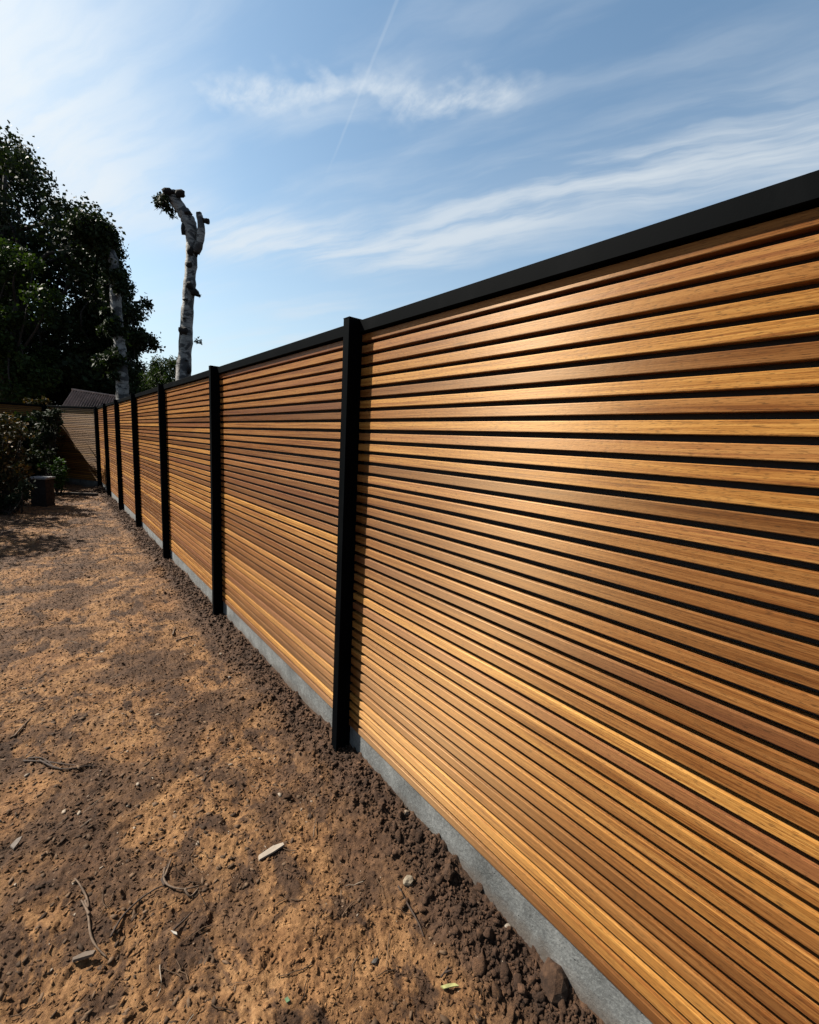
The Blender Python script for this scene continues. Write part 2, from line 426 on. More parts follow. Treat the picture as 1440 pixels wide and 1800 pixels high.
def birch_mat():
    m, T, b = mat('birch_bark')
    p = coord(T)
    a = T.noise(p, 5, 5, .6); ln = T.noise(T.v('MULTIPLY', p, (3, 3, 26)), 1.6, 4, .6, .4); l2 = T.noise(T.v('MULTIPLY', p, (8, 8, 110)), 1.0, 3, .6)
    sc = T.noise(T.v('MULTIPLY', p, (2.0, 2.0, 3.2)), 1.4, 5, .65, .6)
    c = T.ramp(a, [(.3, (.085, .080, .074)), (.6, (.175, .17, .16))])
    c = T.mix(T.sm(ln, .54, .60, 0.0, .85), c, (.012, .010, .009))
    c = T.mix(T.sm(l2, .56, .64, 0.0, .6), c, (.03, .025, .022))
    c = T.mix(T.sm(sc, .48, .53, 0.0, .97), c, (.007, .006, .006))
    T.put(b.inputs['Base Color'], c); b.inputs['Roughness'].default_value = .75
    T.put(b.inputs['Normal'], T.bump(T.m('ADD', sc, T.m('MULTIPLY', ln, .5)), .02, .8)); return m

WOOD = wood_mat(); BACK = backing_mat(); METAL = metal_mat(); CONC = concrete_mat(); SOIL = soil_mat()
CLOD = soil_mat('crumbled_soil', True); BARK = plain('tree_bark', (.018, .013, .010), .9, .5, 14, .02)
BIRCH = birch_mat(); DEADBARK = plain('black_bark_scar', (.008, .0062, .0055), .95, .5, 30, .02)

# ------------------------------------------------------------------ ground
def build_ground():
    xs = [-0.0]
    xd = np.linspace(-1.95, .004, 500)
    left = -1.95 - np.cumsum(.004*1.09**np.arange(1, 86)); left = left[left > -90]
    left = np.concatenate([[-120.], left[::-1]])
    right = .004 + np.cumsum(.02*1.25**np.arange(1, 34)); right = right[right < 110]; right = np.append(right, 120.)
    X = np.concatenate([left, xd, right])
    yn = .12*np.exp(np.linspace(0, math.log(17.0/.12), 900))
    back = .12 - np.cumsum(.01*1.2**np.arange(1, 44)); back = back[back > -60][::-1]
    fr = 17 + np.cumsum(.08*1.15**np.arange(1, 60)); fr = fr[fr < 150]; fr = np.append(fr, 200.)
    Y = np.concatenate([[-80.], back, yn, fr])
    gx, gy = np.meshgrid(X, Y); H = ground_h(gx, gy)
    nx, ny = len(X), len(Y)
    i = np.arange(nx*ny).reshape(ny, nx)
    F = np.stack([i[:-1, :-1], i[:-1, 1:], i[1:, 1:], i[1:, :-1]], -1).reshape(-1, 4)
    V = np.stack([gx, gy, H], -1).reshape(-1, 3)
    o = link('ground', mesh_np('ground', V, F, True), None, SOIL); tag(o, kind='structure'); return o
build_ground()

# ------------------------------------------------------------------ slatted fences
S, Z1, PW = 1.98582, 1.66325, .0475
PITCHS, TOP, NSL = .04532, 1.80, 40
def slat_mesh(L):
    c = .0016; h = PITCHS-.0152
    return prism_y('slat', [(0, c), (0, h-c), (c, h), (.027, h), (.027, 0), (c*.5, 0)], -L/2, L/2)
def add_panel(fence, y0, y1, meshcache={}):
    "a bay of forty slats between two posts, in the fence's own frame (face at x=0, looking to -x)"
    L = round(y1-y0, 4)
    if L not in meshcache: meshcache[L] = slat_mesh(L)
    me = meshcache[L]
    for i in range(NSL):
        o = link('slat', me, fence, WOOD)
        o.location = (random.gauss(0, .0004), (y0+y1)/2, (NSL-1-i)*PITCHS + .001 + random.gauss(0, .0003))
        o.rotation_euler = (random.gauss(0, .00025), random.gauss(0, .012), random.gauss(0, .0004))
    box('backing_board', (.0295, .038, y0, y1, .004, TOP+.006), fence, BACK)
    box('top_rail', (-.018, .046, y0-.001, y1+.001, TOP+.005, TOP+.0525), fence, METAL, .0015)
    box('concrete_base', (.007, .047, y0-.001, y1+.001, -.33, -.003), fence, CONC, .003)
def add_post(fence, y, x0=-.066, x1=.052, w=PW, top=1.858):
    p = box('post', (x0, x1, y, y+w, -.35, top-.003), fence, METAL, .0018)
    c = box('post_cap', (x0-.001, x1+.001, y-.001, y+w+.001, top-.003, top+.001), p, METAL, .001)
    return p
def fence(label, loc, rz, posts, group='timber slat fences round the plot'):
    f = empty('slat_fence', loc, rz); tag(f, label, 'fence', group)
    for k, y in enumerate(posts): add_post(f, y)
    for a, b in zip(posts[:-1], posts[1:]): add_panel(f, a+PW, b)
    return f
posts = [Z1+(n-1)*S for n in range(0, 8)]
main = fence('long sunlit fence of warm brown timber slats with black posts and grey concrete base', (0, 0, 0), 0, posts)
YP = posts[-1]
# the bay at the far end bends away to the left ...
BETA = R(30)
ret = fence('single far bay of slats half crossed by a diagonal shadow, under the corrugated roof', (0, YP+PW, 0), BETA, [.0, 1.93])
cx, cy = -math.sin(BETA)*1.93, YP+PW+math.cos(BETA)*1.93
# ... and the last stretch stands in shade behind the shrubs
shade = fence('dark slat fence standing in full shade behind the shrubs on the left', (cx, cy, 0), R(88), [.06, .06+S, .06+2*S])

# ------------------------------------------------------------------ shed behind the far bay
def shed():
    a = at(127, 686, 15.6); b = at(212, 699, 16.6); e = at(107, 716, 14.75)
    b = a+(b-a)*1.5                                    # the roof runs on behind the fence
    sl = e-a; sl = sl*2.2; L = np.linalg.norm(b-a); ax = (b-a)/L
    root = empty('garden_shed', (a[0], a[1], -.16)); o = np.array([a[0], a[1], -.16])
    tag(root, 'low dark shed with a pale corrugated roof behind the far end of the fence', 'shed')
    n = 30*8
    for side in (1, -1):
        s_ = sl*np.array([side, side, 1.0]); nn = np.cross(ax, s_); nn /= np.linalg.norm(nn)
        if nn[2] < 0: nn = -nn
        V = []; F = []
        for i in range(n+1):
            t = i/n*L; w = .045*math.sin(i/8*2*math.pi)
            for q in (w, w-.007):
                for f in (0, 1): V.append(a+ax*t+s_*f+nn*q-o)
        for i in range(n):
            k = 4*i; F += [(k, k+4, k+5, k+1), (k+2, k+3, k+7, k+6), (k, k+2, k+6, k+4), (k+1, k+5, k+7, k+3)]
        F += [(0, 1, 3, 2), (4*n, 4*n+2, 4*n+3, 4*n+1)]
        link('corrugated_roof', mesh_vf('corrugated_roof', np.array(V), F, False), root, ROOF)
    W_ = np.array([sl[0], sl[1], 0])*.93; ze = a[2]+sl[2]*.93-.05; V = []
    for t in (.10, L-.10):
        p = a+ax*t
        for f, z in ((-1, -.3), (-1, ze), (0, p[2]-.07), (1, ze), (1, -.3)): V.append(np.array([p[0]+W_[0]*f, p[1]+W_[1]*f, z])-o)
    me = bpy.data.meshes.new('wall'); me.from_pydata([tuple(map(float, q)) for q in V], [], [(0, 1, 2, 3, 4), (9, 8, 7, 6, 5), (0, 5, 6, 1), (4, 3, 8, 9), (1, 6, 7, 2), (2, 7, 8, 3)]); me.update()
    link('wall', me, root, plain('dark_creosote_boards', (.008, .006, .005), .85, .4, 10))
    P, Fq = tube([a-ax*.02-o+np.array([0, 0, .03]), a+ax*(L+.02)-o+np.array([0, 0, .03])], [.035, .035], 8)
    link('ridge_cap', mesh_vf('ridge_cap', P, Fq), root, ROOF)
ROOF = plain('weathered_fibre_cement', (.50, .32, .25), .8, .3, 6, .004)
shed()

# ------------------------------------------------------------------ foliage
LEAFQ = np.array([(0, 0, 0), (.42, .38, .06), (1.0, 0, -.08), (.42, -.38, .06)])
def leaves(P, size, aspect=1.0, droop=.3, jitter=.35):
    "a folded four-cornered leaf at every point"
    n = len(P); 
    d = rng.standard_normal((n, 3)); d[:, 2] -= droop; d /= np.linalg.norm(d, axis=1)[:, None]
    a = rng.standard_normal((n, 3)); s = np.cross(d, a); s /= np.linalg.norm(s, axis=1)[:, None]; u = np.cross(s, d)
    sz = size*(1+jitter*rng.standard_normal(n)).clip(.4, 1.8)
    V = P[:, None, :] + sz[:, None, None]*(LEAFQ[None, :, 0:1]*d[:, None, :] + LEAFQ[None, :, 1:2]*aspect*s[:, None, :] + LEAFQ[None, :, 2:3]*u[:, None, :])
    V = V.reshape(-1, 3); i = np.arange(n)*4
    F = np.stack([i, i+1, i+2, i+3], 1)
    return V, F
def clump_points(centers, radii, n, shell=.55):
    "points crowded towards the outside of each clump"
    k = rng.integers(0, len(centers), n) if radii is None else rng.choice(len(centers), n, p=(radii**2)/(radii**2).sum())
    d = rng.standard_normal((n, 3)); d /= np.linalg.norm(d, axis=1)[:, None]
    r = (shell+(1-shell)*rng.random(n))**.6*radii[k]*(1+.26*rng.standard_normal(n))
    r = np.where(rng.random(n) < .05, r*1.45, r)
    return centers[k]+d*r[:, None]*np.array([1, 1, .8])
def in_poly(x, y, poly):
    c = False; n = len(poly)
    for i in range(n):
        x0, y0 = poly[i]; x1, y1 = poly[i-1]
        if (y0 > y) != (y1 > y) and x < (x1-x0)*(y-y0)/(y1-y0)+x0: c = not c
    return c
def crown_clumps(poly, d0, d1, n, rpx, rj=.4):
    "clump centres filling a crown volume between two depths"
    xs = [p[0] for p in poly]; ys = [p[1] for p in poly]; C = []; Rr = []
    while len(C) < n:
        x = random.uniform(min(xs), max(xs)); y = random.uniform(min(ys), max(ys))
        if not in_poly(x, y, poly): continue
        dd = random.uniform(d0, d1); C.append(at(x, y, dd)); Rr.append(rpx*dd/780*random.uniform(1-rj, 1+rj))
    return np.array(C), np.array(Rr)
def tree(name, label, cat, trunk, r0, C, Rr, nleaf, size, lm, bark=BARK, aspect=1.0, limbs=26, group=None, droop=.3):
    trunk = np.asarray(trunk, float); base = trunk[0].copy()
    root = empty(name, tuple(base)); tag(root, label, cat, group)
    P = spline(trunk, 14)-base; V, F = tube(P, r0*np.linspace(1, .35, 14), 10, .06)
    link('trunk', mesh_vf('trunk', V, F), root, bark)
    parts = []
    idx = rng.choice(len(C), min(limbs, len(C)), replace=False)
    for k in idx:
        c = C[k]-base; t = .35+.6*random.random(); s_ = P[min(13, int(t*13))]
        mid = (s_+c)/2+rng.standard_normal(3)*.12*np.linalg.norm(c-s_)+np.array([0, 0, .1])
        parts.append(tube(spline([s_, mid, c], 6), r0*.33*np.linspace(1, .15, 6), 5, 0, False))
    if parts:
        V, F = join_vf(parts); o = link('limbs', mesh_vf('limbs', V, F), root, bark); o['kind'] = 'stuff'
    pts = clump_points(C-base, Rr, nleaf); V, F = leaves(pts, size, aspect, droop)
    o = link('crown', mesh_np('crown', V, F), root, lm); o['kind'] = 'stuff'
    return root
LM_DARK = leaf_mat('dark_green_leaves', (.006, .010, .0035), (.016, .025, .007), trans=.10)
LM_MID = leaf_mat('mid_green_leaves', (.009, .017, .004), (.024, .040, .008), trans=.2)
LM_IVY = leaf_mat('ivy_leaves', (.006, .011, .004), (.016, .025, .007), trans=.1)

g0 = lambda px, ax: (lambda p: np.array([p[0], p[1], -.18]))(at(px, 760, ax))
polyA = [(-330, 70), (-200, 100), (-100, 170), (-30, 250), (18, 258), (50, 285), (64, 310), (84, 330), (108, 360), (140, 362), (160, 385), (185, 420), (190, 470), (200, 560), (195, 690), (-330, 700)]
C, Rr = crown_clumps(polyA, 16.5, 24, 430, 25)
tree('broadleaf_tree', 'tallest dark broadleaf tree filling the left edge behind the shaded fence', 'tree',
     [g0(20, 18), at(10, 660, 18), at(20, 500, 18.5), at(-30, 330, 19)], .38, C, Rr, 115000, .15, LM_DARK, limbs=60)
polyB = [(-150, 400), (-40, 410), (20, 425), (60, 460), (88, 500), (92, 560), (80, 620), (90, 690), (-150, 700)]
C, Rr = crown_clumps(polyB, 14.6, 16.4, 90, 20)
tree('leafy_tree', 'lower bushy green tree in front of the tall dark one at the left edge', 'tree',
     [g0(8, 15.8), at(8, 690, 15.8), at(20, 600, 15.6), at(30, 520, 15.6)], .16, C, Rr, 34000, .11, LM_MID, limbs=30)
polyC = [(158, 385), (196, 420), (218, 462), (218, 492), (240, 510), (252, 524), (266, 543), (246, 556), (238, 575), (262, 588), (266, 600), (244, 608), (236, 636), (250, 660), (262, 690), (130, 700), (140, 480)]
C, Rr = crown_clumps(polyC, 17, 20.5, 150, 13)
tree('slender_tree', 'loose leafy tree with branches spreading right behind the ivied birch stump', 'tree',
     [g0(185, 18.5), at(188, 680, 18.5), at(180, 560, 18.5), at(176, 450, 18.5)], .17, C, Rr, 56000, .105, LM_DARK, limbs=60)
polyH = [(-260, 610), (120, 640), (150, 668), (235, 668), (262, 684), (300, 690), (330, 712), (-260, 730)]
C, Rr = crown_clumps(polyH, 19, 23, 150, 22)
tree('tall_hedge', 'dark unclipped hedge closing the view low behind the shed', 'hedge',
     [g0(160, 21), at(160, 740, 21), at(160, 700, 21)], .1, C, Rr, 34000, .16, LM_DARK, limbs=20)
polyW = [(262, 640), (275, 628), (285, 640), (300, 618), (312, 640), (316, 670), (318, 700), (252, 700), (254, 662)]
C, Rr = crown_clumps(polyW, 14.5, 16, 55, 9)
tree('willow_shrub', 'thin willowy shrub with narrow leaves beside the base of the tall birch stump', 'shrub',
     [g0(286, 15.2), at(286, 700, 15.2), at(288, 660, 15.2)], .04, C, Rr, 5200, .13, LM_MID, aspect=.32, limbs=26, droop=.8)

# ------------------------------------------------------------------ pollarded birches
def lump(center, r, sq=(1, 1, 1), seed=0, k=10, amp=.25):
    bm = bmesh.new(); bmesh.ops.create_icosphere(bm, subdivisions=2, radius=1.0)
    rr = np.random.default_rng(seed)
    ph = rr.random(6)*6
    for v in bm.verts:
        n = 1+amp*(math.sin(v.co.x*3+ph[0])*math.cos(v.co.y*4+ph[1])+.6*math.sin(v.co.z*6+ph[2]+v.co.x*4))+.06*rr.standard_normal()
        v.co = Vector((v.co.x*sq[0]*r*n+center[0], v.co.y*sq[1]*r*n+center[1], v.co.z*sq[2]*r*n+center[2]))
    return bm
def birch_one():
    D = 12.4; px = 12.4/780
    ctr = [(321, 860), (322, 760), (322, 690), (324, 640), (327, 590), (330, 540), (334, 490), (337, 450), (338, 420), (334, 398), (327, 380), (316, 364), (308, 352), (304, 342)]
    wid = [26, 26, 25, 22.5, 21, 19.5, 18.5, 19, 21, 23, 22, 19, 20, 22]
    P = spline([at(x, y, D) for x, y in ctr], 70); P[0][2] = -.25
    r = np.interp(np.linspace(0, 1, 70), np.linspace(0, 1, len(wid)), wid)*px/2
    r = r*(1+.05*np.sin(np.arange(70)*1.3)+.04*rng.standard_normal(70))
    base = P[0].copy(); root = empty('birch_stump', tuple(base)); tag(root, 'tall pollarded white birch trunk with a bent top and one forked stub, standing alone', 'tree', 'pollarded birch trunks behind the fence')
    V, F = tube(P-base, r, 16, .03); link('trunk', mesh_vf('trunk', V, F), root, BIRCH)
    b = spline([at(344, 444, D-.05), at(351, 425, D-.1), at(354, 405, D-.1), at(353, 388, D-.1), at(350, 378, D-.1)], 14)
    V, F = tube(b-base, np.linspace(.11, .085, 14), 10, .06); link('side_branch', mesh_vf('side_branch', V, F), root, BIRCH)
    V, F = tube(spline([at(353, 386, D-.1), at(360, 388, D-.1), at(367, 389, D-.1)], 5)-base, [.07, .065, .062, .075, .07], 9, .05)
    link('branch_stub', mesh_vf('branch_stub', V, F), root, DEADBARK)
    for i, (x, y, w, sx, sz) in enumerate([(300, 341, 15, 1.1, .5), (317, 340, 10, .9, .8), (294, 346, 8, 1, .8), (335, 441, 8, .8, 1.3), (345, 440, 8, .6, 1.6), (333, 466, 9, .8, .7), (333, 502, 9, .9, .8),
                                         (342, 514, 9, 1.0, .9), (349, 519, 5, 1, .6), (322, 403, 8, .6, 1.4), (326, 527, 6, .9, .4), (323, 582, 10, 1, .9), (325, 560, 5, 1.0, .5), (317, 655, 7, .7, 1.5), (332, 650, 6, .7, 1.4), (350, 376, 6, .9, .7), (328, 634, 4, 1, .4), (330, 375, 7, 1, .7)]):
        r_ = w*px*.84; c = at(x, y, D-.13 if 300 < x < 340 else D-.05)-base
        link('burl', mesh_bm('burl', lump(c, r_, (sx, sx, sz), i, amp=.18), True), root, DEADBARK)
    Cc = np.array([at(x, y, D+random.uniform(-.25, .25)) for x, y in [(290, 348), (283, 352), (290, 360), (277, 357), (300, 368), (296, 340), (284, 345), (305, 378), (272, 347)]])
    V, F = leaves(clump_points(Cc-base, np.array([.14, .12, .13, .09, .10, .1, .1, .06, .05]), 1000), .08, .6, 1.2); o = link('leaf_tuft', mesh_np('leaf_tuft', V, F), root, LM_IVY); o['kind'] = 'stuff'
    Cc = np.array([at(347, 598, D-.1), at(352, 601, D-.1), at(350, 518, D)]); V, F = leaves(clump_points(Cc-base, np.array([.07, .05, .05]), 60), .07, .6, .6)
    o = link('leaf_tuft', mesh_np('leaf_tuft', V, F), root, LM_IVY); o['kind'] = 'stuff'
    # thin twigs carrying the tuft
    parts = [tube(spline([at(302, 348, D)-base, at(292+random.uniform(-4, 4), 350, D)-base, at(random.uniform(270, 300), random.uniform(345, 380), D+random.uniform(-.2, .2))-base], 5), [.012, .01, .008, .006, .004], 4, 0, False) for _ in range(14)]
    V, F = join_vf(parts); o = link('twigs', mesh_vf('twigs', V, F), root, DEADBARK); o['kind'] = 'stuff'
def birch_two():
    D = 13.2; px = D/780
    ctr = [(222, 900), (218, 760), (216, 700), (214, 650), (210, 600), (206, 560), (203, 520), (201, 480), (197, 450), (185, 432), (170, 420)]
    wid = [25, 23, 21, 19, 18, 17.5, 17, 16, 16, 15, 14]
    P = spline([at(x, y, D) for x, y in ctr], 60); P[0][2] = -.25
    r = np.interp(np.linspace(0, 1, 60), np.linspace(0, 1, len(wid)), wid)*px/2*(1+.05*rng.standard_normal(60))
    base = P[0].copy(); root = empty('birch_stump', tuple(base)); tag(root, 'shorter birch trunk with its top and sides overgrown by dark ivy', 'tree', 'pollarded birch trunks behind the fence')
    V, F = tube(P-base, r, 14, .03); link('trunk', mesh_vf('trunk', V, F), root, BIRCH)
    cs = [(160, 402, 30), (178, 408, 26), (145, 408, 22), (190, 425, 16), (165, 425, 22), (132, 400, 12), (178, 440, 12), (193, 470, 15), (205, 490, 17), (190, 500, 14), (212, 505, 12), (200, 565, 12), (206, 545, 11), (188, 548, 9), (212, 602, 10), (192, 520, 12), (196, 575, 14), (208, 585, 13), (182, 582, 10),
          (200, 632, 17), (185, 640, 16), (215, 640, 12), (175, 632, 10), (205, 620, 12), (200, 660, 8)]
    Cc = np.array([at(x, y, D+random.uniform(-.35, .15)) for x, y, w in cs]); rr = np.array([w*px*.9 for *_, w in cs])
    V, F = leaves(clump_points(Cc-base, rr, 24000, .2), .09, .9, .5); o = link('ivy', mesh_np('ivy', V, F), root, LM_IVY); o['kind'] = 'stuff'
birch_one(); birch_two()

# ------------------------------------------------------------------ shrubs inside the plot
def shrub(name, label, cat, spots, n, size, lm, ax, aspect=.8, stems=14, spread=.3, group=None, base=None):
    C = np.array([at(x, y, ax+random.uniform(-spread, spread)) for x, y, w in spots]); rr = np.array([w*ax/780 for *_, w in spots])
    b = C.mean(0); b[2] = ground_h(b[0], b[1]) if base is None else base
    root = empty(name, tuple(b)); tag(root, label, cat, group)
    parts = []
    for k in range(stems):
        c = C[k % len(C)]-b+rng.standard_normal(3)*.03; s0 = np.array([random.gauss(0, .06), random.gauss(0, .06), -.03])
        if s0[2] > c[2]: c[2] = .05
        parts.append(tube(spline([s0, (s0+c)/2+rng.standard_normal(3)*.05, c], 6), np.linspace(.012, .004, 6), 5, 0, False))
    V, F = join_vf(parts); o = link('stems', mesh_vf('stems', V, F), root, BARK); o['kind'] = 'stuff'
    pts = clump_points(C-b, rr, n, .3); pts = pts[pts[:, 2] > .01]
    V, F = leaves(pts, size, aspect, .2); o = link('foliage', mesh_np('foliage', V, F), root, lm); o['kind'] = 'stuff'
LM_OR = leaf_mat('bronze_green_leaves', (.010, .014, .005), (.045, .034, .010), (.12, .065, .022), .22, .08)
LM_BR = leaf_mat('bright_green_leaves', (.010, .026, .005), (.028, .058, .010), trans=.2)
LM_SH = leaf_mat('grey_green_leaves', (.006, .011, .005), (.020, .028, .012), (.04, .026, .016), .08, .05, .85)
shrub('bronze_leaved_shrub', 'large shrub with bronze and yellow leaf tips at the left edge', 'shrub',
      [(-30, 745, 26), (5, 742, 18), (28, 750, 16), (-5, 765, 22), (38, 760, 12), (20, 775, 16), (0, 800, 26), (25, 800, 20), (38, 822, 14), (-30, 800, 34), (0, 840, 26), (25, 850, 20), (-30, 850, 34), (5, 880, 20), (48, 835, 8), (-70, 800, 40), (-70, 760, 30)], 8500, .058, LM_OR, 8.0, stems=26, spread=.35)
shrub('climbing_shrub', 'rambling green shrub growing against the shaded fence, left of the lit bay', 'shrub',
      [(98, 725, 9), (90, 735, 12), (82, 752, 13), (78, 770, 13), (70, 785, 12), (88, 765, 10), (62, 800, 10), (100, 740, 8), (70, 730, 8), (80, 800, 10), (90, 815, 10)], 3200, .065, LM_SH, 10.6, stems=16)
shrub('dark_shrub', 'dense black-green shrub in full shade between the bronze shrub and the lit bay', 'shrub',
      [(x, y, 13) for x in range(-30, 92, 15) for y in range(735, 860, 16)], 9000, .07, LM_DARK, 11.3, stems=20, spread=.3)
shrub('small_bush', 'small bright green bush just right behind the low capped pillar', 'bush',
      [(103, 812, 8), (98, 825, 9), (108, 830, 8), (112, 840, 7), (100, 842, 8), (104, 855, 6), (75, 818, 7), (113, 822, 5)], 650, .06, LM_BR, 9.6, stems=12, spread=.15)
shrub('low_ground_plant', 'low leafy plants spreading over the ground below the bronze shrub', 'plant',
      [(5, 895, 12), (25, 880, 14), (40, 870, 12), (-10, 910, 12), (45, 855, 10), (8, 930, 6), (-20, 890, 20)], 1800, .055, LM_SH, 7.4, stems=14, spread=.2)
shrub('overhanging_spray', 'sunlit yellow-green spray of leaves just above the shaded fence top', 'plant',
      [(44, 704, 4), (55, 705, 4), (68, 705, 4), (80, 703, 5), (85, 706, 4)], 170, .075, LM_OR, 12.6, stems=6, spread=.1, base=-.15)

# hedge added out of view on the plot's left side to shade shrubs and ground
def side_hedge():
    Cn = []; 
    for k in range(190):
        Cn.append((random.uniform(-4.4, -2.75), random.uniform(9.0, 15.5), random.uniform(.1, 3.3)))
    Cn = np.array(Cn); rr = np.full(190, .38)
    root = empty('shade_hedge', (-3.6, 13, -.17)); tag(root, 'added tall hedge left of the plot, out of view, shading the shrubs', 'hedge')
    b = np.array([-3.6, 13, -.17])
    V, F = leaves(clump_points(Cn-b, rr, 26000, .3), .09, .8, .2); o = link('foliage', mesh_np('foliage', V, F), root, LM_DARK); o['kind'] = 'stuff'
    parts = [tube([np.array([c[0], c[1], -.2])-b, c-b], [.025, .01], 5, 0, False) for c in Cn[::5]]
    V, F = join_vf(parts); o = link('stems', mesh_vf('stems', V, F), root, BARK); o['kind'] = 'stuff'
side_hedge()

# low pillar with a pale cap
def pillar():
    p = at(76, 883, 8.35); z = float(ground_h(p[0], p[1]))
    root = empty('capped_pillar', (p[0], p[1], z), R(-30)); tag(root, 'low dark brick pillar with a pale grey weathered slab on top', 'pillar')
    BR = plain('dark_sooty_brick', (.010, .006, .0045), .9, .4, 25, .003); SL = plain('pale_weathered_slab', (.19, .19, .19), .85, .3, 30, .002)
    bh, m_ = .065, .010
    bm = bmesh.new(); box_bm(bm, -.122, .122, -.122, .122, -.1, .50); link('mortar_core', mesh_bm('mortar_core', bm), root, plain('dark_mortar', (.008, .007, .006), .95, .3))
    bme = {}
    for c in range(7):
        for side in range(4):
            for k in (0, 1):
                L = .150 if (k+c) % 2 else .098
                if L not in bme:
                    b_ = bmesh.new(); box_bm(b_, -L/2, L/2, -.008, .02, 0, bh, .004); bme[L] = mesh_bm('brick', b_)
                o = link('brick', bme[L], root, BR); a = side*math.pi/2
                lx = (-.129+L/2) if k == 0 else (.129-L/2); ly = -.1235
                o.location = (lx*math.cos(a)-ly*math.sin(a), lx*math.sin(a)+ly*math.cos(a), -.02+c*(bh+m_)); o.rotation_euler = (0, 0, a)
    box('slab', (-.155, .155, -.155, .155, .507, .545), root, SL, .008)
pillar()
def board():
    a = at(93, 866, 9.75); b = at(172, 863, 9.9); a[2] = float(ground_h(a[0], a[1])); b[2] = float(ground_h(b[0], b[1]))
    d = b-a; L = float(np.hypot(d[0], d[1]))
    o = box('edging_board', (0, L, -.02, .02, -.05, .055), None, plain('grey_old_timber', (.04, .031, .025), .85, .35, 30), .003)
    o.location = tuple(a); o.rotation_euler = (0, 0, math.atan2(d[1], d[0])); tag(o, 'thin timber edging board lying across the soil near the far end', 'board')
board()

# ------------------------------------------------------------------ crumbs, chips and twigs on the ground
ICO = None
def debris(name, n, pos, size, flat, mat_, bury=.3, sub=1, aspect=(.5, 1.0), rough=.34):
    bm = bmesh.new(); bmesh.ops.create_icosphere(bm, subdivisions=sub, radius=1.0)
    bv = np.array([v.co[:] for v in bm.verts]); bf = np.array([[v.index for v in f.verts] for f in bm.faces]); bm.free()
    k = len(bv)
    V = np.repeat(bv[None], n, 0)*(1+rough*rng.standard_normal((n, k)))[..., None]
    for q in range(6):                                  # broken faces
        nq = rng.standard_normal((n, 1, 3)); nq /= np.linalg.norm(nq, axis=2, keepdims=True)
        dd = (V*nq).sum(2, keepdims=True)-rng.uniform(.35, .8, (n, 1, 1)); V = V-nq*np.maximum(dd, 0)*.92
    sc = np.stack([rng.uniform(*aspect, n), np.ones(n), flat*rng.uniform(.6, 1.3, n)], 1)*size[:, None]
    V = V*sc[:, None, :]
    a = rng.random(n)*6.283; t = rng.standard_normal(n)*.35
    ca, sa = np.cos(a), np.sin(a); ct, st = np.cos(t), np.sin(t)
    x, y, z = V[..., 0], V[..., 1], V[..., 2]
    y, z = y*ct[:, None]-z*st[:, None], y*st[:, None]+z*ct[:, None]
    x, y = x*ca[:, None]-y*sa[:, None], x*sa[:, None]+y*ca[:, None]
    z0 = ground_h(pos[:, 0], pos[:, 1])+size*flat*(1-bury*2)
    V = np.stack([x+pos[:, :1], y+pos[:, 1:2], z+z0[:, None]], -1).reshape(-1, 3)
    F = (bf[None]+(np.arange(n)*k)[:, None, None]).reshape(-1, 3)
    o = link(name, mesh_np(name, V, F), None, mat_); o['kind'] = 'stuff'; return o
def near_y(n, y0, y1, p=1.6):
    return y0+(y1-y0)*rng.random(n)**p
# crumbly soil heaped along the fence
n = 21000; y = near_y(n, .25, 13.5, 1.8); x = -np.abs(rng.standard_normal(n))*.15-.008; m = (x > -.6) & (x > -.13-.22*np.clip(fbm(x, y, 3.2, 4, 91)+.25, 0, 1)); x, y = x[m], y[m]
o = debris('soil_crumbs', len(x), np.stack([x, y], 1), (.0018+.0095*rng.random(len(x))**4)*(1+y*.10), .75, CLOD, .25)
tag(o, 'dark crumbly soil heaped along the concrete base of the fence', 'soil')
n = 650; y = near_y(n, .35, 7, 1.7); x = -np.abs(rng.standard_normal(n))*.10-.022; 
o = debris('soil_lumps', n, np.stack([x, y], 1), (.007+.017*rng.random(n)**3), .7, CLOD, .3, sub=2, rough=.17)
tag(o, 'fist-sized and smaller soil lumps scattered beside the concrete base', 'soil')
n = 32000; y = near_y(n, .35, 13, 2.1); x = -rng.random(n)*1.85
o = debris('soil_grit', n, np.stack([x, y], 1), (.0018+.0045*rng.random(n)**2.2)*(1+y*.14), .5, CLOD, .3)
tag(o, 'small crumbs and grit strewn over the trodden soil', 'soil')
CHIP = leaf_mat('dry_bark_chips', (.022, .013, .008), (.105, .066, .040), (.19, .155, .12), .05, .0, .8)
n = 9500; y = near_y(n, .4, 11, 1.4); x = -.15-rng.random(n)*1.6; keep = (fbm(x, y, 1.8, 3, 77) > -.15); x, y = x[keep], y[keep]; n = len(x)
